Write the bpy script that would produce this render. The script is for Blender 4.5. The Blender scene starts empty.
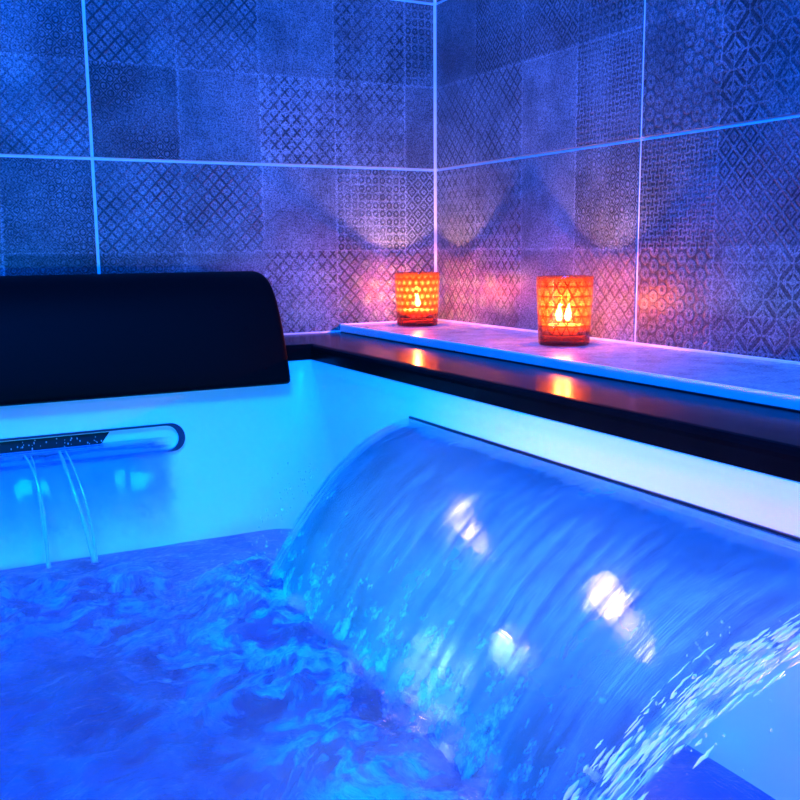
import bpy, bmesh, math, random
from mathutils import Vector, Matrix, noise
random.seed(7)
C = bpy.context.scene.collection
SC = bpy.context.scene

# ------------------------------------------------------------------ camera
CAM = Vector((-0.93331, -1.60768, -0.14674))
D = Vector((0.462053, 0.872812, -0.157181))
Rv = Vector((0.883076, -0.469140, -0.009184))
Uv = Vector((0.081756, 0.134559, 0.987516))
cd = bpy.data.cameras.new('camera'); cam = bpy.data.objects.new('camera', cd); C.objects.link(cam)
m3 = Matrix((Rv.normalized(), Uv.normalized(), -D.normalized())).transposed()
cam.matrix_world = Matrix.Translation(CAM) @ m3.to_4x4()
cd.sensor_fit = 'HORIZONTAL'; cd.sensor_width = 36; cd.lens = 36 * 950.69 / 800; cd.clip_start = 0.01
SC.camera = cam

# ------------------------------------------------------------------ world, exposure, big lights
w = bpy.data.worlds.new('world'); SC.world = w; w.use_nodes = True
w.node_tree.nodes['Background'].inputs[0].default_value = (0.02, 0.15, 1, 1)
w.node_tree.nodes['Background'].inputs[1].default_value = 0.05
SC.view_settings.view_transform = 'Standard'
SC.view_settings.look = 'None'
SC.view_settings.exposure = 0.0
SC.view_settings.gamma = 1.0
SC.view_settings.use_curve_mapping = False


def area(name, loc, target, sx, sy, power, col, spread=180):
    l = bpy.data.lights.new(name, 'AREA'); l.shape = 'RECTANGLE'; l.size = sx; l.size_y = sy
    l.energy = power; l.color = col; l.spread = math.radians(spread)
    o = bpy.data.objects.new(name, l); C.objects.link(o); o.location = loc
    o.rotation_euler = (Vector(target) - Vector(loc)).to_track_quat('-Z', 'Y').to_euler()
    return o


area('ceiling_blue_light', (-1.05, -1.45, 1.42), (-0.75, -0.55, -0.4), 1.0, 0.7, 230, (0.0, 0.13, 1.0))
area('tub_blue_light', (-1.05, -1.95, -0.40), (-0.60, -0.2, -0.56), 0.5, 0.06, 1.4, (0.0, 0.60, 1.0), 60)
area('sheet_cyan_fill', (-1.38, -0.70, -0.51), (-0.45, -0.75, -0.50), 0.5, 0.05, 0.7, (0.0, 0.65, 1.0), 32)  # added fill with no lamp behind it, pushes the water sheet towards cyan
area('tub_wall_pink_fill', (-1.44, -1.10, -0.40), (-0.345, -1.10, -0.38), 0.75, 0.03, 0.40, (1.0, 0.40, 0.5), 22)  # off-view fill added to turn the right tub wall lilac


# ------------------------------------------------------------------ node helpers
class NT:
    def __init__(s, name):
        s.mat = bpy.data.materials.new(name); s.mat.use_nodes = True
        s.t = s.mat.node_tree; s.t.nodes.clear()
        s.out = s.t.nodes.new('ShaderNodeOutputMaterial')

    def n(s, typ, ins=None, **kw):
        nd = s.t.nodes.new(typ)
        for k, v in kw.items(): setattr(nd, k, v)
        for k, v in (ins or {}).items():
            if isinstance(v, bpy.types.NodeSocket): s.t.links.new(v, nd.inputs[k])
            else: nd.inputs[k].default_value = v
        return nd

    def m(s, op, a, b=0.0, c=None):
        ins = {0: a, 1: b}
        if c is not None: ins[2] = c
        return s.n('ShaderNodeMath', ins, operation=op).outputs[0]

    def step(s, x, a, b, lo=0.0, hi=1.0):
        nd = s.n('ShaderNodeMapRange', {0: x, 1: a, 2: b, 3: lo, 4: hi}, interpolation_type='SMOOTHSTEP')
        return nd.outputs[0]

    def mixc(s, f, a, b):
        return s.n('ShaderNodeMix', {0: f, 6: a, 7: b}, data_type='RGBA').outputs[2]

    def surf(s, sock): s.t.links.new(sock, s.out.inputs['Surface']); return s.mat

    def noise(s, vec, scale, detail=3, rough=.5):
        return s.n('ShaderNodeTexNoise', {'Vector': vec, 'Scale': scale, 'Detail': detail, 'Roughness': rough}).outputs[0]

    def bump(s, h, strength, dist=.001):
        return s.n('ShaderNodeBump', {'Height': h, 'Strength': strength, 'Distance': dist}).outputs[0]


def rgb(r, g, b): return (r, g, b, 1)


def simple(name, col, rough=.5, metal=0, spec=.5, noise_amt=.1, nscale=40, bump=0, ior=1.5):
    g = NT(name); co = g.n('ShaderNodeTexCoord').outputs['Object']
    nz = g.noise(co, nscale)
    c = g.mixc(nz, rgb(*[x * (1 - noise_amt) for x in col]), rgb(*[min(1, x * (1 + noise_amt)) for x in col]))
    b = g.n('ShaderNodeBsdfPrincipled', {'Base Color': c, 'Roughness': rough, 'Metallic': metal, 'Specular IOR Level': spec, 'IOR': ior})
    if bump: g.t.links.new(g.bump(nz, bump), b.inputs['Normal'])
    return g.surf(b.outputs[0])


def tile_mat(kind):
    g = NT('tile_' + kind)
    uv = g.n('ShaderNodeUVMap').outputs[0]
    sp = g.n('ShaderNodeSeparateXYZ', {0: uv}); U, V = sp.outputs[0], sp.outputs[1]
    co = g.n('ShaderNodeTexCoord').outputs['Object']

    def cell(n):
        cu = g.m('SUBTRACT', g.m('FRACT', g.m('MULTIPLY', U, n)), .5)
        cv = g.m('SUBTRACT', g.m('FRACT', g.m('MULTIPLY', V, n)), .5)
        return cu, cv

    def absn(x): return g.m('ABSOLUTE', x)

    def diag(n):
        p = g.m('MULTIPLY', g.m('ADD', U, V), n); q = g.m('MULTIPLY', g.m('SUBTRACT', U, V), n)
        return p, q, g.m('SUBTRACT', g.m('FRACT', p), .5), g.m('SUBTRACT', g.m('FRACT', q), .5)
    if kind == 'lattice':
        p, q, fp, fq = diag(6.6)
        e = g.m('MAXIMUM', absn(fp), absn(fq))
        line = g.step(e, .34, .44)
        dot = g.step(g.m('ADD', absn(fp), absn(fq)), .12, .2, 1, 0)
        pat = g.m('MAXIMUM', line, g.m('MULTIPLY', dot, .7))
    elif kind == 'rings':
        p, q, fp, fq = diag(6.6)
        r = g.m('SQRT', g.m('ADD', g.m('MULTIPLY', fp, fp), g.m('MULTIPLY', fq, fq)))
        ring = g.step(absn(g.m('SUBTRACT', r, .30)), .05, .11, 1, 0)
        line = g.step(g.m('MAXIMUM', absn(fp), absn(fq)), .42, .48)
        pat = g.m('MAXIMUM', ring, line)
    elif kind == 'crosses':
        cu, cv = cell(6.7)
        a = absn(g.m('SUBTRACT', absn(cu), absn(cv)))
        arm = g.step(a, .07, .15, 1, 0)
        lim = g.step(g.m('MAXIMUM', absn(cu), absn(cv)), .33, .40, 1, 0)
        x = g.m('MULTIPLY', arm, lim)
        dot = g.step(g.m('ADD', g.m('SUBTRACT', .5, absn(cu)), g.m('SUBTRACT', .5, absn(cv))), .1, .16, 1, 0)
        pat = g.m('MAXIMUM', x, dot)
    elif kind == 'dots':
        cu, cv = cell(10)
        r = g.m('SQRT', g.m('ADD', g.m('MULTIPLY', cu, cu), g.m('MULTIPLY', cv, cv)))
        pat = g.step(absn(g.m('SUBTRACT', r, .30)), .06, .16, 1, 0)
    elif kind == 'diamonds':
        cu, cv = cell(5.5)
        s = g.m('ADD', absn(cu), absn(cv))
        f = absn(g.m('SUBTRACT', g.m('FRACT', g.m('MULTIPLY', s, 3.0)), .5))
        pat = g.step(f, .2, .34)
    elif kind == 'braid':
        p, q, fp, fq = diag(3.4)
        a = absn(g.m('SUBTRACT', g.m('FRACT', g.m('MULTIPLY', g.m('MAXIMUM', absn(fp), absn(fq)), 4.4)), .5))
        ln = g.step(a, .22, .32)
        gap = g.step(absn(g.m('SUBTRACT', absn(fp), absn(fq))), .04, .07)
        pat = g.m('MULTIPLY', ln, gap)
    elif kind == 'flower':
        k = 2 * math.pi * 8.2
        c1 = g.m('COSINE', g.m('MULTIPLY', U, k))
        c2 = g.m('COSINE', g.m('ADD', g.m('MULTIPLY', U, k * .5), g.m('MULTIPLY', V, k * .866)))
        c3 = g.m('COSINE', g.m('SUBTRACT', g.m('MULTIPLY', U, k * .5), g.m('MULTIPLY', V, k * .866)))
        s = g.m('ADD', g.m('ADD', c1, c2), c3)
        pat = g.m('MAXIMUM', g.step(s, -1.2, -.4, 1, 0), g.step(s, 2.0, 2.7))
    elif kind == 'weave':
        cu, cv = cell(9)
        k = g.m('GREATER_THAN', g.m('MULTIPLY', cu, cv), 0)
        a = g.step(absn(g.m('SUBTRACT', absn(cu), .25)), .06, .14, 1, 0)
        b = g.step(absn(g.m('SUBTRACT', absn(cv), .25)), .06, .14, 1, 0)
        pat = g.m('ADD', g.m('MULTIPLY', k, a), g.m('MULTIPLY', g.m('SUBTRACT', 1, k), b))
    else:
        pat = g.m('MULTIPLY', g.noise(co, 14, 4), .35)
    worn = g.step(g.noise(co, 9, 3, .6), .33, .68, .42, 1)
    pat = g.m('MULTIPLY', pat, worn)
    # joint of the printed patch
    eu = g.m('SUBTRACT', .5, absn(g.m('SUBTRACT', U, .5))); ev = g.m('SUBTRACT', .5, absn(g.m('SUBTRACT', V, .5)))
    joint = g.step(g.m('MINIMUM', eu, ev), .008, .025, 1, 0)
    tone = g.n('ShaderNodeAttribute', attribute_name='tone').outputs['Fac']
    cloud = g.step(g.noise(co, 7, 5, .7), .32, .68, .6, 1.3)
    grain = g.step(g.noise(co, 420, 2, .7), .3, .7, .35, 1.65)
    base = g.m('MULTIPLY', g.m('MULTIPLY', tone, cloud), grain)
    k = g.m('MULTIPLY', base, g.m('SUBTRACT', 1, g.m('MULTIPLY', pat, .74)))
    k = g.m('MULTIPLY', k, g.m('ADD', 1, g.m('MULTIPLY', joint, .35)))
    col = g.n('ShaderNodeCombineColor', {0: g.m('MULTIPLY', k, .155), 1: g.m('MULTIPLY', k, .20), 2: g.m('MULTIPLY', k, .225)}).outputs[0]
    h = g.m('SUBTRACT', g.m('MULTIPLY', g.noise(co, 300, 2), .12), pat)
    b = g.n('ShaderNodeBsdfPrincipled', {'Base Color': col, 'Roughness': .38, 'Specular IOR Level': .35, 'Normal': g.bump(h, .9, .0015)})
    return g.surf(b.outputs[0])


KINDS = ['lattice', 'rings', 'crosses', 'dots', 'diamonds', 'braid', 'flower', 'weave', 'plain']
TM = {k: tile_mat(k) for k in KINDS}
M_grout = simple('pale_grout', (.80, .82, .84), .6, nscale=90)
M_bead = simple('white_silicone', (.78, .8, .82), .35)
M_acrylic = simple('white_acrylic', (.80, .81, .83), .22, spec=.5, noise_amt=.02)
M_black = simple('black_laminate', (.004, .003, .004), .20, spec=.5, ior=1.10, noise_amt=.4, nscale=25, bump=.15)
M_vinyl = simple('black_vinyl', (.0025, .0025, .003), .55, spec=.04, noise_amt=.2, nscale=200)
M_chrome = simple('chrome', (.75, .77, .8), .12, metal=1, noise_amt=.02)
M_darkslot = simple('dark_slot', (.01, .012, .02), .3)
M_plaster = simple('plaster', (.2, .2, .22), .8)
M_floor = simple('floor_stone', (.2, .2, .21), .5, nscale=6, noise_amt=.3)
M_wick = simple('wick', (.03, .02, .015), .9)


def emis(name, col, st):
    g = NT(name); e = g.n('ShaderNodeEmission', {0: rgb(*col), 1: st}); return g.surf(e.outputs[0])


M_flame = emis('flame', (1, .70, .26), 60)
M_led_deep = emis('led_lens_deep', (1, .42, .62), 45)
M_led = emis('led_lens', (1, .60, .84), 14)


def ledge_mat():
    g = NT('ledge_tile'); co = g.n('ShaderNodeTexCoord').outputs['Object']
    nz = g.noise(co, 30, 4, .6); gr = g.noise(co, 350, 2, .7)
    k = g.m('MULTIPLY', g.step(nz, .3, .7, .7, 1.15), g.step(gr, .3, .7, .75, 1.25))
    c = g.n('ShaderNodeCombineColor', {0: g.m('MULTIPLY', k, .38), 1: g.m('MULTIPLY', k, .40), 2: g.m('MULTIPLY', k, .42)}).outputs[0]
    b = g.n('ShaderNodeBsdfPrincipled', {'Base Color': c, 'Roughness': .22, 'Normal': g.bump(nz, .25, .0015)})
    return g.surf(b.outputs[0])


M_ledge = ledge_mat()


def glass_mat(name, pattern):
    g = NT(name); uv = g.n('ShaderNodeUVMap').outputs[0]
    sp = g.n('ShaderNodeSeparateXYZ', {0: uv}); U, V = sp.outputs[0], sp.outputs[1]
    ab = lambda x: g.m('ABSOLUTE', x)
    if pattern == 'dots':
        cu = g.m('SUBTRACT', g.m('FRACT', g.m('ADD', g.m('MULTIPLY', U, 22), g.m('MULTIPLY', g.m('FLOOR', g.m('MULTIPLY', V, 8)), .5))), .5)
        cv = g.m('SUBTRACT', g.m('FRACT', g.m('MULTIPLY', V, 8)), .5)
        r = g.m('SQRT', g.m('ADD', g.m('MULTIPLY', cu, cu), g.m('MULTIPLY', cv, cv)))
        light = g.step(r, .18, .30, 1, 0)
        dark = g.step(r, .34, .44)
        dark = g.m('MULTIPLY', dark, .55)
    else:
        # tumbling block outlines: three sets of lines in a sheared grid
        a = g.m('MULTIPLY', U, 16); b = g.m('MULTIPLY', V, 7)
        fa = g.m('FRACT', g.m('ADD', a, g.m('MULTIPLY', b, .5))); fb = g.m('FRACT', g.m('SUBTRACT', a, g.m('MULTIPLY', b, .5)))
        fc = g.m('FRACT', b)
        e = lambda f: g.m('SUBTRACT', .5, ab(g.m('SUBTRACT', f, .5)))
        ln = g.m('MINIMUM', g.m('MINIMUM', e(fa), e(fb)), e(fc))
        dark = g.step(ln, .05, .10, 1, 0)
        hatch = g.step(ab(g.m('SUBTRACT', g.m('FRACT', g.m('MULTIPLY', b, 6)), .5)), .25, .32)
        sel = g.m('GREATER_THAN', fa, fb)
        light = g.m('MULTIPLY', g.m('MULTIPLY', hatch, sel), .8)
    lim = g.m('MULTIPLY', g.m('GREATER_THAN', V, .16), g.m('LESS_THAN', V, .93))
    dark = g.m('MULTIPLY', dark, lim); light = g.m('MULTIPLY', light, lim)
    tcol = g.mixc(dark, rgb(1.0, .60, .42), rgb(.72, .28, .16))
    tcol = g.mixc(light, tcol, rgb(1, .85, .62))
    foot = g.step(V, .085, .13, 1, 0)
    tcol = g.mixc(foot, tcol, rgb(.55, .14, .10))
    tr = g.n('ShaderNodeBsdfTransparent', {0: tcol})
    dcol = g.mixc(light, rgb(.9, .30, .10), rgb(1, .75, .4))
    dcol = g.mixc(dark, dcol, rgb(.25, .07, .03))
    tl = g.n('ShaderNodeBsdfTranslucent', {0: dcol})
    mx = g.n('ShaderNodeMixShader', {0: .09, 1: tr.outputs[0], 2: tl.outputs[0]})
    gl = g.n('ShaderNodeBsdfGlossy', {0: rgb(1, .9, .85), 'Roughness': .06})
    fr = g.n('ShaderNodeFresnel', {0: 1.45})
    fac = g.m('MULTIPLY', fr.outputs[0], .8)
    mx2 = g.n('ShaderNodeMixShader', {0: fac, 1: mx.outputs[0], 2: gl.outputs[0]})
    return g.surf(mx2.outputs[0])


def wax_mat():
    g = NT('candle_wax')
    b = g.n('ShaderNodeBsdfDiffuse', {0: rgb(.95, .62, .38)}); t = g.n('ShaderNodeBsdfTranslucent', {0: rgb(1, .5, .22)})
    return g.surf(g.n('ShaderNodeMixShader', {0: .5, 1: b.outputs[0], 2: t.outputs[0]}).outputs[0])


M_wax = wax_mat()


def sheet_mat(name, su, sv, milk=.34, strength=.5, milkcol=(.42, .62, .95), fr_=.55, edge=.02, end=.9, mott=1):
    """falling water: clear part, refracting part, some bubbles; ripples run along the stream (V)."""
    g = NT(name); uv = g.n('ShaderNodeUVMap').outputs[0]
    mp = g.n('ShaderNodeMapping', {0: uv, 3: (su, sv, 1)}).outputs[0]
    n1 = g.noise(mp, 1, 4, .6)
    mp2 = g.n('ShaderNodeMapping', {0: uv, 3: (su * .22, sv * 1.0, 1)}).outputs[0]
    n2 = g.noise(mp2, 1, 3, .5)
    co = g.n('ShaderNodeTexCoord').outputs['Object']
    n3 = g.noise(co, 9, 4, .6)
    h = g.m('ADD', g.m('MULTIPLY', n1, .35), n2)
    nb = g.bump(h, strength, .006)
    V = g.n('ShaderNodeSeparateXYZ', {0: uv}).outputs[1]
    low = g.step(V, .55, 1.0)
    tr = g.n('ShaderNodeBsdfTransparent', {0: rgb(.74, .93, 1)})
    rf = g.n('ShaderNodeBsdfRefraction', {0: rgb(.9, .96, 1), 'Roughness': .10, 'IOR': 1.10, 'Normal': nb})
    a = g.n('ShaderNodeMixShader', {0: fr_, 1: tr.outputs[0], 2: rf.outputs[0]})
    df = g.n('ShaderNodeBsdfDiffuse', {0: rgb(*milkcol), 'Normal': nb}); tl = g.n('ShaderNodeBsdfTranslucent', {0: rgb(*milkcol)})
    dd = g.n('ShaderNodeMixShader', {0: .5, 1: df.outputs[0], 2: tl.outputs[0]})
    n4 = g.noise(co, 42, 6, .7)
    fm = g.m('MULTIPLY', g.step(g.m('ADD', n4, g.m('MULTIPLY', V, .5)), .92, 1.12), mott * .6)
    mk = g.m('ADD', g.m('MULTIPLY', g.step(n3, .35, .75), milk * .5), g.m('ADD', milk * .5, fm))
    b = g.n('ShaderNodeMixShader', {0: mk, 1: a.outputs[0], 2: dd.outputs[0]})
    gl = g.n('ShaderNodeBsdfGlossy', {0: rgb(1, 1, 1), 'Roughness': .12, 'Normal': nb})
    fr = g.n('ShaderNodeFresnel', {0: 1.33, 'Normal': nb})
    c = g.n('ShaderNodeMixShader', {0: fr.outputs[0], 1: b.outputs[0], 2: gl.outputs[0]})
    U = g.n('ShaderNodeSeparateXYZ', {0: uv}).outputs[0]
    wob = g.m('MULTIPLY', g.m('SUBTRACT', g.noise(co, 25, 4, .6), .5), edge * 1.5)
    fu = g.step(g.m('ADD', g.m('MINIMUM', U, g.m('SUBTRACT', 1, U)), wob), 0, edge)
    fv = g.step(g.m('ADD', V, g.m('MULTIPLY', g.m('SUBTRACT', g.noise(co, 30, 4, .6), .5), .25)), end, 1.0, 1, 0)
    vis = g.m('MULTIPLY', fu, fv)
    clear = g.n('ShaderNodeBsdfTransparent', {0: rgb(1, 1, 1)})
    c = g.n('ShaderNodeMixShader', {0: vis, 1: clear.outputs[0], 2: c.outputs[0]})
    return g.surf(c.outputs[0])


M_sheet = sheet_mat('water_sheet', 90, 4, .40, .18, (.20, .74, .95), fr_=.22)
M_fall = sheet_mat('water_fall', 26, 2.5, .26, .5, (.10, .32, .8), fr_=.4, edge=.06, end=.55, mott=.3)
M_rope = simple('foam_white', (.92, .92, .94), .18, noise_amt=.1)


def pool_mat():
    g = NT('pool_water'); co = g.n('ShaderNodeTexCoord').outputs['Object']
    dist = g.n('ShaderNodeVectorMath', {0: co, 1: g.n('ShaderNodeVectorMath', {0: g.n('ShaderNodeTexNoise', {'Vector': co, 'Scale': 7.0, 'Detail': 3.0}).outputs[1], 3: .16}, operation='SCALE').outputs[0]}, operation='ADD').outputs[0]
    n1 = g.noise(dist, 26, 6, .68); n2 = g.noise(dist, 11, 5, .6); n3 = g.noise(dist, 90, 4, .7)
    att = g.n('ShaderNodeAttribute', attribute_name='foam').outputs['Fac']
    foam = g.m('MULTIPLY', g.step(n1, .40, .62), att)
    col = g.mixc(g.step(n2, .35, .65), rgb(.001, .015, .04), rgb(.004, .09, .19))
    col = g.mixc(foam, col, rgb(.30, .56, .85))
    hh = g.m('ADD', n1, g.m('MULTIPLY', n3, .4))
    nb = g.bump(hh, .8, .008)
    df = g.n('ShaderNodeBsdfDiffuse', {0: col, 'Normal': nb})
    tr = g.n('ShaderNodeBsdfRefraction', {0: rgb(.13, .5, .85), 'Roughness': .12, 'IOR': 1.2, 'Normal': nb})
    tp = g.n('ShaderNodeBsdfTransparent', {0: rgb(.13, .5, .85)})
    tt = g.n('ShaderNodeMixShader', {0: .5, 1: tr.outputs[0], 2: tp.outputs[0]})
    k = g.m('ADD', g.step(att, .0, .15, .08, .5), g.m('MULTIPLY', foam, .45))
    a = g.n('ShaderNodeMixShader', {0: k, 1: tt.outputs[0], 2: df.outputs[0]})
    gl = g.n('ShaderNodeBsdfGlossy', {0: rgb(1, 1, 1), 'Roughness': .09, 'Normal': nb})
    fr = g.n('ShaderNodeFresnel', {0: 1.33, 'Normal': nb})
    c = g.n('ShaderNodeMixShader', {0: fr.outputs[0], 1: a.outputs[0], 2: gl.outputs[0]})
    return g.surf(c.outputs[0])


M_pool = pool_mat()


def drop_mat():
    g = NT('water_drop')
    b = g.n('ShaderNodeBsdfPrincipled', {'Base Color': rgb(.95, .97, 1), 'Roughness': .05, 'IOR': 1.33, 'Transmission Weight': .5})
    return g.surf(b.outputs[0])


M_drop = drop_mat()


def strand_mat():
    g = NT('water_strand')
    a = g.n('ShaderNodeBsdfTransparent', {0: rgb(.9, .95, 1)}); b = g.n('ShaderNodeBsdfDiffuse', {0: rgb(.7, .88, .95)})
    gl = g.n('ShaderNodeBsdfGlossy', {0: rgb(1, 1, 1), 'Roughness': .1})
    m = g.n('ShaderNodeMixShader', {0: .42, 1: a.outputs[0], 2: b.outputs[0]})
    return g.surf(g.n('ShaderNodeMixShader', {0: .12, 1: m.outputs[0], 2: gl.outputs[0]}).outputs[0])


M_strand = strand_mat()


# ------------------------------------------------------------------ mesh helpers
def link(name, me, mat, parent=None, smooth=False):
    for mm in (mat if isinstance(mat, list) else [mat]): me.materials.append(mm)
    o = bpy.data.objects.new(name, me); C.objects.link(o)
    if parent: o.parent = parent
    if smooth:
        for f in me.polygons: f.use_smooth = True
    return o


def from_data(name, vs, fs, mat, parent=None, smooth=False):
    me = bpy.data.meshes.new(name); me.from_pydata(vs, [], fs); me.update()
    return link(name, me, mat, parent, smooth)


def finish(name, bm, mat, parent=None, smooth=False):
    me = bpy.data.meshes.new(name); bmesh.ops.recalc_face_normals(bm, faces=bm.faces); bm.to_mesh(me); bm.free()
    return link(name, me, mat, parent, smooth)


def bbox(bm, a, b):
    g = bmesh.ops.create_cube(bm, size=1)
    for v in g['verts']:
        v.co = Vector([(a[i] + b[i]) / 2 + v.co[i] * (b[i] - a[i]) for i in range(3)])
    return g['verts']


def box(name, a, b, mat, parent=None, bevel=0):
    bm = bmesh.new(); bbox(bm, a, b)
    if bevel: bmesh.ops.bevel(bm, geom=list(bm.edges), offset=bevel, segments=3, affect='EDGES', profile=.5)
    return finish(name, bm, mat, parent)


def tag(o, label=None, cat=None, group=None, kind=None):
    for k, v in (('label', label), ('category', cat), ('group', group), ('kind', kind)):
        if v: o[k] = v
    return o


def empty(name, loc, label, cat, group=None):
    o = bpy.data.objects.new(name, None); C.objects.link(o); o.location = loc
    return tag(o, label, cat, group)


def lathe(name, prof, seg, mat, parent=None, uvs=None, smooth=True):
    vs = []; fs = []
    n = len(prof)
    for i in range(seg):
        a = 2 * math.pi * i / seg
        for r, z in prof: vs.append((r * math.cos(a), r * math.sin(a), z))
    for i in range(seg):
        j = (i + 1) % seg
        for k in range(n - 1):
            fs.append((i * n + k, j * n + k, j * n + k + 1, i * n + k + 1))
    me = bpy.data.meshes.new(name); me.from_pydata(vs, [], fs)
    if uvs:
        ul = me.uv_layers.new(name='UVMap'); li = 0
        for i in range(seg):
            for k in range(n - 1):
                for (a, kk) in ((i, k), (i + 1, k), (i + 1, k + 1), (i, k + 1)):
                    ul.data[li].uv = (a / seg, prof[kk][1] / uvs); li += 1
    bm = bmesh.new(); bm.from_mesh(me); bmesh.ops.remove_doubles(bm, verts=bm.verts, dist=1e-6)
    bmesh.ops.recalc_face_normals(bm, faces=bm.faces); bm.to_mesh(me); bm.free()
    return link(name, me, mat, parent, smooth)


def tube(bm, pts, rads, seg=8):
    rings = []
    for i, p in enumerate(pts):
        p = Vector(p); t = Vector(pts[min(i + 1, len(pts) - 1)]) - Vector(pts[max(i - 1, 0)]); t.normalize()
        a = t.orthogonal().normalized() if i == 0 else (prev - t * prev.dot(t)).normalized()
        prev = a; b = t.cross(a)
        rings.append([bm.verts.new(p + (a * math.cos(2 * math.pi * k / seg) + b * math.sin(2 * math.pi * k / seg)) * rads[i]) for k in range(seg)])
    for i in range(len(rings) - 1):
        for k in range(seg):
            bm.faces.new((rings[i][k], rings[i][(k + 1) % seg], rings[i + 1][(k + 1) % seg], rings[i + 1][k]))
    bm.faces.new(rings[0][::-1]); bm.faces.new(rings[-1])


# ------------------------------------------------------------------ tiled walls
ZT, ZB = 1.5, -0.9
SU, SV = 0.14192, 0.15
LMAP = {(1, 0): ('dots', .9), (1, 1): ('crosses', .8), (1, 2): ('plain', .9), (1, 3): ('lattice', .9), (1, 4): ('lattice', .8), (1, 5): ('rings', .9),
        (0, 0): ('plain', .75), (0, 1): ('crosses', 1.15), (0, 2): ('crosses', 1.25), (0, 3): ('plain', .85), (0, 4): ('rings', .65), (0, 5): ('lattice', 1.0),
        (-1, 0): ('diamonds', 1.05), (-1, 1): ('dots', 1.15), (-1, 2): ('plain', 1.1), (-1, 3): ('lattice', 1.0), (-1, 4): ('lattice', .95), (-1, 5): ('rings', .85),
        (-2, 0): ('lattice', .9), (-2, 1): ('lattice', 1.1), (-2, 2): ('crosses', 1.1), (-2, 3): ('plain', .85), (-2, 4): ('rings', .8), (-2, 5): ('rings', .5)}
RMAP = {(1, 0): ('plain', .8), (1, 1): ('diamonds', .8), (1, 2): ('diamonds', .85), (1, 3): ('dots', .8), (1, 4): ('flower', .9), (1, 5): ('braid', .9),
        (0, 0): ('lattice', 1.1), (0, 1): ('lattice', 1.1), (0, 2): ('plain', 1.1), (0, 3): ('weave', .95), (0, 4): ('flower', .8), (0, 5): ('braid', .85),
        (-1, 0): ('crosses', 1.05), (-1, 1): ('crosses', 1.05), (-1, 2): ('plain', 1.15), (-1, 3): ('rings', 1.0), (-1, 4): ('weave', .85), (-1, 5): ('diamonds', .75),
        (-2, 0): ('lattice', 1.1), (-2, 1): ('crosses', 1.0), (-2, 2): ('plain', .9), (-2, 3): ('lattice', 1.1), (-2, 4): ('flower', .95), (-2, 5): ('braid', .9)}


def tiled_wall(name, off, gidx, length, fmap, place):
    """place(u, z, d): point u metres along the wall from the corner, d metres out of it."""
    mats = [M_grout] + [TM[k] for k in KINDS]
    G = .0026; vs = []; fs = []; mi = []; tn = []; uvs = []

    def quad(pts, m, tone, uv=None):
        b = len(vs); vs.extend(pts); fs.append((b, b + 1, b + 2, b + 3)); mi.append(m); tn.append(tone)
        uvs.extend(uv or [(.5, .5)] * 4)
    quad([place(0, ZB, 0), place(length, ZB, 0), place(length, ZT, 0), place(0, ZT, 0)], 0, 1)
    edges_u = [0]
    k = 0
    while True:
        u = (off + k) * SU
        if u > length - .02: break
        if u > .001: edges_u.append(u)
        k += 1
    edges_u.append(length)
    rnd = random.Random(name)
    for r in range(-6, 10):
        z0, z1 = r * SV, (r + 1) * SV
        a = z0 + (G if r % 2 == 0 else 0); b = z1 - (G if r % 2 else 0)
        for c in range(len(edges_u) - 1):
            u0, u1 = edges_u[c], edges_u[c + 1]
            if u1 - u0 < .01: continue
            lg = c == 0 or (c - 1 - gidx) % 5 == 0
            rg = c == len(edges_u) - 2 or (c - gidx) % 5 == 0
            ua = u0 + (G if lg else 0); ub = u1 - (G if rg else 0)
            kind, tone = fmap.get((r, c), (rnd.choice(KINDS), rnd.uniform(.7, 1.1)))
            d = .0018
            base = u1 - SU if c == 0 else u0
            f = lambda u, z: ((u - base) / SU, (z - z0) / SV)
            quad([place(ua, a, d), place(ub, a, d), place(ub, b, d), place(ua, b, d)], 1 + KINDS.index(kind), tone,
                 [f(ua, a), f(ub, a), f(ub, b), f(ua, b)])
            for (p, q) in (((ua, a), (ub, a)), ((ub, a), (ub, b)), ((ub, b), (ua, b)), ((ua, b), (ua, a))):
                quad([place(*p, 0), place(*q, 0), place(*q, d), place(*p, d)], 1 + KINDS.index('plain'), tone)
    me = bpy.data.meshes.new(name); me.from_pydata(vs, [], fs)
    ul = me.uv_layers.new(name='UVMap')
    for i, q in enumerate(uvs): ul.data[i].uv = q
    at = me.attributes.new('tone', 'FLOAT', 'FACE')
    for i, t in enumerate(tn): at.data[i].value = t
    me.update()
    o = link(name, me, mats)
    for i, p in enumerate(me.polygons): p.material_index = mi[i]
    return tag(o, kind='structure')


tiled_wall('wall_back', .4705, 4, 2.4, LMAP, lambda u, z, d: (-u, -d, z))
tiled_wall('wall_right', .9938, 3, 3.0, RMAP, lambda u, z, d: (-d, -u, z))
for nm, a, b, mt in (('wall_left', (-2.45, -3.0, ZB), (-2.4, 0, ZT), M_plaster), ('wall_front', (-2.4, -3.05, ZB), (0, -3.0, ZT), M_plaster),
                     ('floor', (-2.45, -3.05, ZB - .05), (0, 0, ZB), M_floor), ('ceiling', (-2.45, -3.05, ZT), (0, 0, ZT + .05), M_plaster)):
    tag(box(nm, a, b, mt), kind='structure')

# ledge along the right wall
XL = -.207; ZL = -.2851; ZK = -.298
bm = bmesh.new(); bbox(bm, (XL + .006, -2.995, ZK), (-.0025, -.0025, ZL))
tag(finish('trim_1', bm, M_ledge), 'grey stone-look tiled ledge running along the foot of the right wall', kind='structure')
bm = bmesh.new(); vv = bbox(bm, (XL - .001, -2.995, ZK + .0002), (XL + .0055, -.0025, ZL + .0008))
bmesh.ops.bevel(bm, geom=list(bm.edges), offset=.0015, segments=2, affect='EDGES')
tag(finish('trim_2', bm, M_bead), 'pale edging strip along the front of the tiled ledge', kind='structure')
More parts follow.
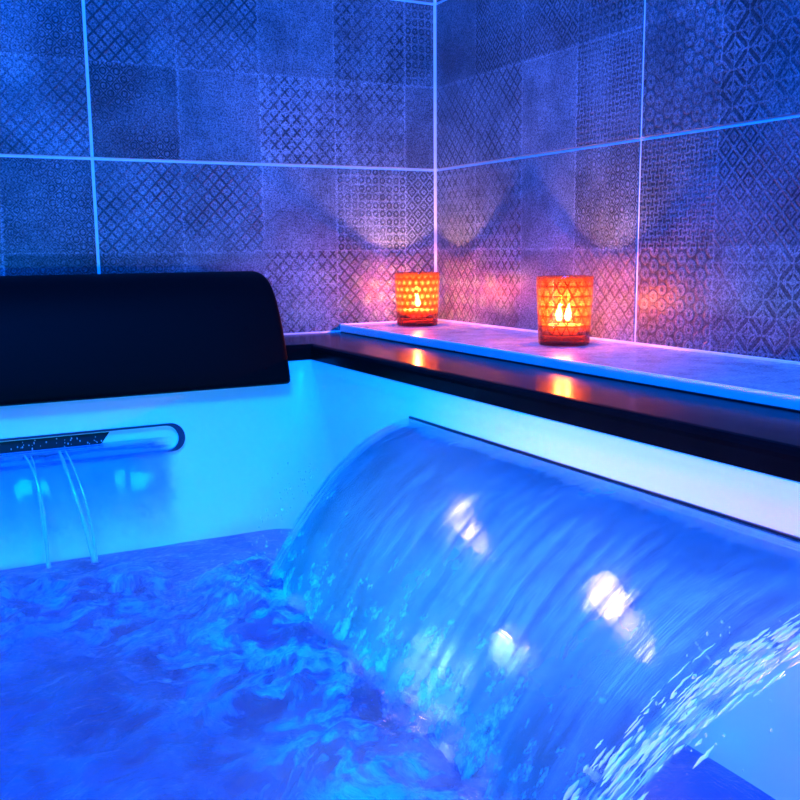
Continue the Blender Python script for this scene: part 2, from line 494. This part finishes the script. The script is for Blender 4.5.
# silicone beads: corner joint and foot joints
bm = bmesh.new(); tube(bm, [(-.0025, -.0025, ZL), (-.0025, -.0025, ZT)], [.0038, .0038], 8)
tag(finish('trim_3', bm, M_bead), kind='structure')
bm = bmesh.new(); tube(bm, [(-.0025, -.003, ZL + .0006), (-.0025, -2.99, ZL + .0006)], [.0028, .0028], 8)
tag(finish('trim_4', bm, M_bead), kind='structure')
bm = bmesh.new(); tube(bm, [(XL, -.0025, ZK + .0006), (-2.39, -.0025, ZK + .0006)], [.0024, .0024], 8)
tag(finish('trim_5', bm, M_bead), kind='structure')
bm = bmesh.new(); tube(bm, [(XL, -.0035, ZL), (-.003, -.0035, ZL)], [.0024, .0024], 8)
tag(finish('trim_6', bm, M_bead), kind='structure')

# ------------------------------------------------------------------ tub surround (black) and tub
TX1, TX0, TY1, TY0 = -.343, -1.50, -.186, -2.15      # inner edge of the surround
sur = empty('tub_surround', (-.9, -1.1, ZB), 'glossy black flat surround framing the white tub beside the tiled ledge', 'tub surround')


def P(o, par):   # keep world placement under an Empty that is only translated
    o.parent = par; o.matrix_parent_inverse = Matrix.Translation(-Vector(par.location)); return o


def ring_prism(name, outer, inner, z0, z1, bev, mat):
    bm = bmesh.new()
    (ax0, ax1, ay0, ay1), (bx0, bx1, by0, by1) = outer, inner
    oc = [(ax0, ay0), (ax1, ay0), (ax1, ay1), (ax0, ay1)]; ic = [(bx0, by0), (bx1, by0), (bx1, by1), (bx0, by1)]
    V = [[bm.verts.new((x, y, z)) for (x, y) in c] for z in (z0, z1) for c in (oc, ic)]
    ob, ib, ot, it = V
    ed = []
    for i in range(4):
        j = (i + 1) % 4
        bm.faces.new((ot[i], ot[j], it[j], it[i])); bm.faces.new((ob[j], ob[i], ib[i], ib[j]))
        bm.faces.new((ob[i], ob[j], ot[j], ot[i])); bm.faces.new((ib[j], ib[i], it[i], it[j]))
    bm.edges.ensure_lookup_table()
    es = [e for e in bm.edges if all(v in it for v in e.verts)]
    bmesh.ops.bevel(bm, geom=es, offset=bev, segments=4, affect='EDGES', profile=.5)
    return finish(name, bm, mat)


P(ring_prism('top_slab', (-1.75, -.003, -2.40, -.003), (TX0, TX1, TY0, TY1), -.3225, ZK, .010, M_black), sur)
P(box('front_panel', (-1.74, -2.39, ZB + .001), (-.003, -2.37, -.3225), M_black), sur)
P(box('side_panel', (-1.74, -2.37, ZB + .001), (-1.72, -.003, -.3225), M_black), sur)

tub = empty('hot_tub', (-.9, -1.1, ZB), 'white acrylic hot tub bathed in cyan light, filled with churning water', 'hot tub')


def rrect(x0, x1, y0, y1, r, n=8):
    out = []
    for cx, cy, a0 in ((x1 - r, y1 - r, 0), (x0 + r, y1 - r, 90), (x0 + r, y0 + r, 180), (x1 - r, y0 + r, 270)):
        for k in range(n + 1):
            a = math.radians(a0 + 90 * k / n); out.append((cx + r * math.cos(a), cy + r * math.sin(a)))
    return out


def tub_shell():
    e = .0005
    rings = []
    # (inset right, inset others, z, radius)
    spec = [(.0 - .02, -.02, -.3232, .012), (0, 0, -.3232, .008), (.0028, .003, -.3245, .008), (.0028, .003, -.3290, .010), (.0065, .008, -.3310, .012), (.0075, .010, -.345, .03),
            (.0090, .028, -.42, .06), (.0120, .055, -.50, .08), (.020, .085, -.58, .10), (.035, .11, -.68, .12), (.07, .15, -.76, .14), (.13, .22, -.80, .16), (.3, .35, -.805, .12)]
    vs = []; fs = []
    for (ir, io, z, r) in spec:
        pts = rrect(TX0 + io, TX1 - ir, TY0 + io, TY1 - io, r)
        n = len(pts); vs += [(x, y, z) for x, y in pts]
    for k in range(len(spec) - 1):
        for i in range(n):
            j = (i + 1) % n
            fs.append((k * n + i, k * n + j, (k + 1) * n + j, (k + 1) * n + i))
    fs.append(tuple((len(spec) - 1) * n + i for i in range(n)))
    o = from_data('shell', vs, fs, M_acrylic, None, True)
    return P(o, tub)


shell = tub_shell()


def wall_y(z):   # inner face of the left/back tub wall
    T = [(-.331, .008), (-.345, .010), (-.42, .028), (-.50, .055), (-.58, .085), (-.68, .11)]
    for (z1, a), (z2, b) in zip(T, T[1:]):
        if z >= z2: return TY1 - (a + (b - a) * (z1 - z) / (z1 - z2))
    return TY1 - .11


def wall_x(z):
    T = [(-.331, .0065), (-.345, .0075), (-.42, .009), (-.50, .012), (-.58, .02), (-.68, .035), (-.76, .07)]
    for (z1, a), (z2, b) in zip(T, T[1:]):
        if z >= z2: return TX1 - (a + (b - a) * (z1 - z) / (z1 - z2))
    return TX1 - .07


# long slot on the right wall: a recessed dark strip with a thin blue-grey lip
slot = box('slot_lip', (wall_x(-.368) - .006, -1.33, -.3690), (wall_x(-.36) + .004, -.535, -.3655), M_chrome); P(slot, tub)
box_s = box('slot_opening', (wall_x(-.366) - .0025, -1.33, -.3653), (wall_x(-.36) + .003, -.536, -.3620), M_darkslot); P(box_s, tub)

# left cascade spout: stadium shaped bezel, tray and dark opening
SPX0, SPX1, SPZ0, SPZ1 = -1.14, -.567, -.438, -.403
spy = wall_y(-.41)


def stadium(x0, x1, z0, z1, n=12):
    r = (z1 - z0) / 2; zc = (z0 + z1) / 2; out = []
    for k in range(n + 1):
        a = -math.pi / 2 + math.pi * k / n; out.append((x1 - r + r * math.cos(a), zc + r * math.sin(a)))
    for k in range(n + 1):
        a = math.pi / 2 + math.pi * k / n; out.append((x0 + r + r * math.cos(a), zc + r * math.sin(a)))
    return out


def spout():
    par = P(box('spout_tray', (0, 0, 0), (.001, .001, .001), M_acrylic), tub)
    # tray: stadium body standing slightly proud of the wall
    def loop(bm, pts, y): return [bm.verts.new((x, y + (z + .42) * .25, z)) for x, z in pts]
    def body(name, x0, x1, z0, z1, ya, yb, mat, hollow=None):
        bm = bmesh.new(); A = stadium(x0, x1, z0, z1); la = loop(bm, A, ya); lb = loop(bm, A, yb); n = len(A)
        for i in range(n):
            j = (i + 1) % n; bm.faces.new((la[i], la[j], lb[j], lb[i]))
        if hollow:
            B = stadium(x0 + hollow, x1 - hollow - .007, z0 + hollow, z1 - hollow); ha = loop(bm, B, ya); hb = loop(bm, B, yb)
            for i in range(n):
                j = (i + 1) % n
                bm.faces.new((lb[i], lb[j], hb[j], hb[i])); bm.faces.new((la[j], la[i], ha[i], ha[j])); bm.faces.new((ha[j], ha[i], hb[i], hb[j]))
        else:
            bm.faces.new(la); bm.faces.new(lb)
        return finish(name, bm, mat)
    bpy.data.objects.remove(par)
    y = spy
    tr = P(body('spout_tray', SPX0, SPX1, SPZ0, SPZ1, y + .004, y - .002, M_acrylic), tub)
    bz = P(body('spout_bezel', SPX0 - .003, SPX1 + .003, SPZ0 - .003, SPZ1 + .003, y + .004, y - .010, M_chrome, .0032), tub)
    # dark opening with a slanted end
    bm = bmesh.new(); yo = y - .004
    zt, zb_ = -.4055, -.421
    pts = [(SPX0 + .02, zb_), (-.685, zb_), (-.672, zt), (SPX0 + .02, zt)]
    f = [bm.verts.new((x, yo + (z + .42) * .25, z)) for x, z in pts]; b = [bm.verts.new((x, yo + .004 + (z + .42) * .25, z)) for x, z in pts]
    bm.faces.new(f); bm.faces.new(b)
    for i in range(4): bm.faces.new((f[i], f[(i + 1) % 4], b[(i + 1) % 4], b[i]))
    P(finish('spout_opening', bm, M_darkslot), tub)


spout()

# LED lights in the tub wall: each a thing with a bezel and lens
LEDS = [(-.710, -.475, .022, 1.0, 'upper', 'round pinkish white tub light glaring through the smooth water sheet, nearer the two candles\' corner'),
        (-.957, -.484, .023, 1.0, 'upper', 'round pinkish white tub light glaring through the water sheet, rightmost and clearest in view'),
        (-1.205, -.473, .020, 5, 'upper', 'added unseen pinkish light tinting the frothy near edge of the water sheet'),  # put in beyond the view to tint the froth pink
        (-.825, -.590, .024, 1.5, 'lower', 'small pinkish tub light near the foot of the water sheet, right of the broad glow'),
        (-.690, -.695, .052, 3.0, 'lower', 'broad blurred pink tub light glowing under the foam, lowest and leftmost of the glows')]
for (y, z, r, k, row, lab) in LEDS:
    x = wall_x(z)
    t = empty('tub_light', (x, y, z), lab, 'light', 'pink lights set in the right side of the tub')
    bz = lathe('bezel', [(r * .98, -.002), (r * 1.2, -.002), (r * 1.2, .003), (r * 1.02, .004), (r * .98, .002), (r * .98, -.002)], 32, M_chrome, t)
    ln = lathe('lens', [(0.0001, -.001), (r * .97, -.001), (r * .97, .002), (r * .6, .004), (0.0001, .005)], 32, M_led if row == 'upper' else M_led_deep, t)
    for q in (bz, ln): q.rotation_euler = (0, -math.pi / 2, 0)
    l = bpy.data.lights.new('tub_light_glow', 'AREA'); l.shape = 'DISK'; l.size = r * 2; l.energy = .05 * k; l.color = (1, .42, .75)
    lo = bpy.data.objects.new('tub_light_glow', l); C.objects.link(lo); lo.parent = t; lo.location = (-.007, 0, 0)
    lo.rotation_euler = Vector((-1, 0, -.1)).to_track_quat('-Z', 'Y').to_euler()

# ------------------------------------------------------------------ water
ZW = -.570
WX0, WX1, WY0, WY1 = TX0 + .075, -.359, TY0 + .075, TY1 - .078


def pool():
    step = .008
    nx = int((WX1 - WX0) / step); ny = int((WY1 - WY0) / step)
    vs = []; fs = []; foam = []
    for j in range(ny + 1):
        for i in range(nx + 1):
            x = WX0 + (WX1 - WX0) * i / nx; y = WY0 + (WY1 - WY0) * j / ny
            v = Vector((x, y, 0))
            # landing line of the right sheet
            dl = abs(x - (-.575 + (y + .6) * .12) + .02 * noise.noise(v * 12))
            fo = math.exp(-(dl / .07) ** 2) if y < -.5 else math.exp(-(dl / .07) ** 2) * math.exp(-((y + .5) / .05) ** 2)
            d2 = abs(y - (-.42)); fo2 = math.exp(-(d2 / .10) ** 2) * (1 if x < -.68 else math.exp(-((x + .68) / .05) ** 2))
            gen = .25 + .9 * max(0, noise.noise(v * 5 + Vector((3, 1, 0))))
            if x > -.50: gen *= .2
            f = min(1, max(fo, fo2 * .6) + gen * .55)
            if x > -.47: f = max(0, f * (1 - (x + .47) / .05))
            amp = .004 + .017 * f
            h = amp * (noise.fractal(v * 16, .9, 2.1, 5)) + .006 * noise.noise(v * 6)
            h += .030 * max(fo, fo2 * .3)
            edge = min(x - WX0, WX1 - x, y - WY0, WY1 - y); h *= min(1, edge / .03)
            vs.append((x, y, ZW + h)); foam.append(f)
    for j in range(ny):
        for i in range(nx):
            a = j * (nx + 1) + i; fs.append((a, a + 1, a + nx + 2, a + nx + 1))
    o = from_data('tub_water', vs, fs, M_pool, None, True)
    at = o.data.attributes.new('foam', 'FLOAT', 'POINT')
    for i, t in enumerate(foam): at.data[i].value = t
    return tag(o, 'deep blue churned water filling the bottom of the tub', 'water', kind='stuff')


pool()


def stream(y0, v, vy, t, x0, z0):
    return Vector((x0 - v * t, y0 + vy * t, z0 - 4.9 * t * t))


def solid_grid(name, fn, nu, nv, th, mat):
    """closed slab around the surface fn(s, t), UV = (s, t)"""
    top = [[fn(i / nu, j / nv) for j in range(nv + 1)] for i in range(nu + 1)]
    vs = []; fs = []; uvl = []
    def nrm(i, j):
        a = top[min(i + 1, nu)][j] - top[max(i - 1, 0)][j]; b = top[i][min(j + 1, nv)] - top[i][max(j - 1, 0)]
        return a.cross(b).normalized()
    for s in (0, 1):
        for i in range(nu + 1):
            for j in range(nv + 1):
                vs.append(top[i][j] + nrm(i, j) * th * (.5 - s)); uvl.append((i / nu, j / nv))
    W = nv + 1; N = (nu + 1) * W
    for i in range(nu):
        for j in range(nv):
            a = i * W + j
            fs.append((a, a + W, a + W + 1, a + 1)); fs.append((N + a + 1, N + a + W + 1, N + a + W, N + a))
    for i in range(nu):
        for j in (0, nv):
            a = i * W + j; fs.append((a, a + W, N + a + W, N + a) if j else (a + W, a, N + a, N + a + W))
    for j in range(nv):
        for i in (0, nu):
            a = i * W + j; fs.append((a + 1, a, N + a, N + a + 1) if i else (a, a + 1, N + a + 1, N + a))
    me = bpy.data.meshes.new(name); me.from_pydata(vs, [], fs)
    ul = me.uv_layers.new(name='UVMap')
    for p in me.polygons:
        for li in p.loop_indices: ul.data[li].uv = uvl[me.loops[li].vertex_index]
    me.update()
    return link(name, me, mat, None, True)


SX = wall_x(-.366) - .004
sheet_root = empty('water_sheet', (SX, -.9, ZW), 'broad smooth sheet of water curving out of the long slot in the right side', 'waterfall')


def sheet_fn(s, t):
    y0 = -.537 - s * (1.262 - .537)
    e = max(0, (s - .6) / .4)
    v = 1.1 + .4 * e ** 1.5; vy = .3 * e ** 2
    # gather slightly at the left edge
    vy -= .10 * math.exp(-s / .04)
    T = t * .203
    p = stream(y0, v, vy, T, SX, -.3645)
    # standing ripples that run along the stream
    a = min(1, T / .03)
    n = noise.noise(Vector((s * 14, T * 3, 0))) * .0008 + noise.noise(Vector((s * 60, T * 4, 5))) * .0004 + noise.noise(Vector((s * 5, T * 10, 9))) * .0012
    fade = .4 + .6 * math.exp(-s / .25) if s < .75 else 1
    nv = Vector((-9.8 * T, 0, v)).normalized()
    return p + nv * n * a * (1 + .6 * t)


o = solid_grid('sheet', sheet_fn, 220, 60, .0022, M_sheet); P(o, sheet_root)
# thick rolled edge ropes
bm = bmesh.new()
def edge_rope(s, r0, r1, wob, seed):
    pts = []; rd = []
    for k in range(61):
        t = k / 60; p = sheet_fn(s, t * 1.0)
        q = Vector((noise.noise(Vector((t * 14, seed, 0))), noise.noise(Vector((t * 14, seed, 4))), noise.noise(Vector((t * 14, seed, 8))))) * wob * (t + .1)
        pts.append(p + q); rd.append((r0 + (r1 - r0) * t) * (1 + .45 * noise.noise(Vector((t * 22, seed, 2)))))
    tube(bm, pts, rd, 8)
rs = random.Random(5)
for k in range(420):
    t0 = rs.uniform(.30, .97); sp = rs.uniform(-1, 1); wdt = .010 + .030 * t0
    sb = 1.0 + (-.06 + .05 * sp) * t0 * 1.2
    off = Vector((rs.gauss(0, .004), rs.gauss(0, .006), rs.gauss(.002, .004)))
    ln = rs.uniform(.012, .06); n = 7; r0 = rs.uniform(.0003, .0012) * (1 if t0 < .75 else 1.7)
    tube(bm, [sheet_fn(sb, min(1.02, t0 + ln * i / n)) + off + Vector((0, rs.gauss(0, .00025), 0)) for i in range(n + 1)],
         [r0 * (.15 + math.sin(math.pi * (i + .15) / (n + .3))) for i in range(n + 1)], 6)
ro = finish('foamy_edge', bm, M_rope, None, True); P(ro, sheet_root); ro['label'] = 'sparkling frothy rolled edge of the sheet'

# left cascade
fall_root = empty('spout_waterfall', (-.85, -.3, ZW), 'thin rippling fall of water dropping from the slotted spout under the black headrest', 'waterfall')
YS = spy - .0085


def fall_fn(s, t):
    x0 = -1.12 + s * (1.12 - .578); T = t * .168
    v = .62
    x = x0 + (.5 - s) * .25 * T
    a = min(1, T / .03)
    n = noise.noise(Vector((s * 9, T * 5, 2))) * .008 + noise.noise(Vector((s * 34, T * 7, 3))) * .002
    return Vector((x, YS - v * T - n * a, -.4205 - 4.9 * T * T))


o = solid_grid('fall_sheet', fall_fn, 120, 40, .002, M_fall); P(o, fall_root)
for s, r, sd in ((.690, .0030, 11), (.703, .0018, 12), (.60, .0022, 13), (.615, .0012, 15), (.45, .0025, 14)):
    bm = bmesh.new(); pts = []; rd = []
    for k in range(41):
        t = .12 + .88 * k / 40; p = fall_fn(s, t) + Vector((.010 * t * math.sin(sd + t * 3) + .02 * t, -.004, 0))
        pts.append(p); rd.append(r * (.6 + .6 * t) * (1 + .4 * noise.noise(Vector((t * 9, sd, 2)))))
    tube(bm, pts, rd, 8); P(finish('water_strand', bm, M_strand, None, True), fall_root)


# droplets: splashes nobody could count
def drops(name, pts, label, mat):
    bm = bmesh.new()
    for (p, r) in pts:
        g = bmesh.ops.create_icosphere(bm, subdivisions=1, radius=r)
        st = random.uniform(1, 2.2)
        for v in g['verts']: v.co = Vector((v.co.x, v.co.y, v.co.z * st)) + p
    o = finish(name, bm, mat, None, True); return tag(o, label, 'droplets', kind='stuff')


pts = []
for k in range(90):
    t = random.uniform(.55, 1.02); p = sheet_fn(0.0, t) + Vector((random.gauss(0, .012) - .02, random.gauss(0, .02), random.gauss(.01, .012)))
    pts.append((p, random.uniform(.0005, .0012)))
drops('splash_droplets', pts, 'fine droplets flying off the far left edge of the water sheet', M_drop)
pts = []
for k in range(70):
    t = random.uniform(.35, 1.0); p = sheet_fn(random.uniform(.93, 1.0), t) + Vector((random.gauss(0, .012), random.gauss(-.012, .02), random.gauss(.008, .012)))
    pts.append((p, random.uniform(.0003, .0010)))
drops('splash_droplets', pts, 'bright droplets scattered along the frothy near edge of the water sheet', M_drop)
pts = []
for k in range(60):
    x = random.uniform(-.95, -.675); z = random.uniform(-.4195, -.407)
    pts.append((Vector((x, spy - .0045 + (z + .42) * .25, z)), random.uniform(.0005, .0013)))
drops('spout_droplets', pts, 'tiny droplets clinging inside the dark opening of the spout', M_drop)

# ------------------------------------------------------------------ headrest
def headrest():
    root = empty('tub_headrest', (-.95, -.12, ZK), 'black padded bolster headrest hanging over the back rim of the tub', 'headrest')
    # profile (y, z), counted from the back foot over the top to the front lip
    pr = [(-.028, -.2975), (-.024, -.285), (-.024, -.215), (-.030, -.196), (-.044, -.186), (-.065, -.1815), (-.090, -.181), (-.112, -.184), (-.132, -.191),
          (-.150, -.203), (-.166, -.220), (-.181, -.243), (-.195, -.270), (-.207, -.298), (-.217, -.325), (-.223, -.344), (-.223, -.351), (-.216, -.355), (-.204, -.352),
          (-.1985, -.340), (-.1965, -.300), (-.193, -.2955), (-.17, -.2965), (-.1, -.2972)]
    xs = [(-.405, .90), (-.4015, .965), (-.4000, .985)]
    X1, X0 = -.392, -1.55
    sta = [(X1, .93), (X1 - .002, .962), (X1 - .005, .985), (X1 - .011, 1.0)] + [(X1 - .011 - (X1 - X0 - .022) * k / 12, 1.0) for k in range(1, 12)] + [(X0 + .011, 1), (X0 + .005, .985), (X0 + .002, .962), (X0, .93)]
    c = Vector((0, -.13, -.27)); bm = bmesh.new(); L = []
    for x, k in sta:
        ring = []
        for (y, z) in pr:
            yy = c.y + (y - c.y) * k if k < 1 else y; zz = c.z + (z - c.z) * k if (k < 1 and z > -.29) else z
            ring.append(bm.verts.new((x, yy, zz)))
        L.append(ring)
    n = len(pr)
    for a, b in zip(L, L[1:]):
        for i in range(n): bm.faces.new((a[i], a[(i + 1) % n], b[(i + 1) % n], b[i]))
    bm.faces.new(L[0]); bm.faces.new(L[-1])
    o = finish('cushion', bm, M_vinyl, None, True); P(o, root)
    return root


headrest()

# ------------------------------------------------------------------ candle holders and candles
def holder(loc, rb, rt, h, pattern, lab, clab, wicks, rot=0):
    th = .0028
    prof = [(.0001, .0), (rb - .003, .0), (rb - .0008, .0012), (rb, .004), (rb + (rt - rb) * .3, h * .3), (rt, h - .003), (rt - .0008, h - .0006), (rt - th + .0006, h - .0002), (rt - th, h - .003),
            (rb + (rt - rb) * .3 - th, h * .3), (rb - th, .017), (rb - th - .003, .014), (.0001, .013)]
    root = empty('candle_holder', loc, lab, 'candle holder', 'patterned amber glass candle holders on the ledge')
    root.rotation_euler = (0, 0, rot)
    g = lathe('glass_cup', prof, 64, glass_mat('amber_glass_' + pattern, pattern), root, uvs=h)
    cn = empty('candle', (loc[0], loc[1], loc[2] + .0132), clab, 'candle', 'candles burning in the glass holders')
    lathe('wax', [(.0001, 0), (rb - .006, 0), (rb - .0055, .004), (rb - .0055, .015), (rb - .008, .0155), (.0001, .0145)], 40, M_wax, cn)
    for (wx, wy) in wicks:
        bm = bmesh.new(); tube(bm, [(wx, wy, .0142), (wx + .0006, wy, .019), (wx + .0012, wy, .0215)], [.0008, .0008, .0006], 6)
        finish('wick', bm, M_wick, cn, True)
        f = lathe('flame', [(.0001, 0), (.0030, .0012), (.0050, .006), (.0046, .011), (.0024, .019), (.0001, .025)], 16, M_flame, cn)
        f.location = (wx + .001, wy, .0205)
        l = bpy.data.lights.new('candle_light', 'POINT'); l.energy = 2.5 / len(wicks); l.color = (1.0, .36, .13); l.shadow_soft_size = .003
        lo = bpy.data.objects.new('candle_light', l); C.objects.link(lo); lo.parent = cn; lo.location = (wx + .001, wy, .046)


holder((-.0915, -.0880, ZL), .0370, .0412, .096, 'dots',
       'smaller-looking amber glass candle holder dotted with pale spots, near the corner of the walls',
       'lit candle with one flame in the dotted glass holder near the corner', [(.0, .0)], .3)
holder((-.0855, -.5120, ZL), .0365, .0405, .098, 'blocks',
       'amber glass candle holder with an outlined block pattern, the nearer on the ledge',
       'lit candle with one flame and its modelled reflection in the block-patterned glass holder', [(-.0095, .001), (.0035, -.0035)], 1.0)  # second wick and flame stand in for the flame's reflection in the glass
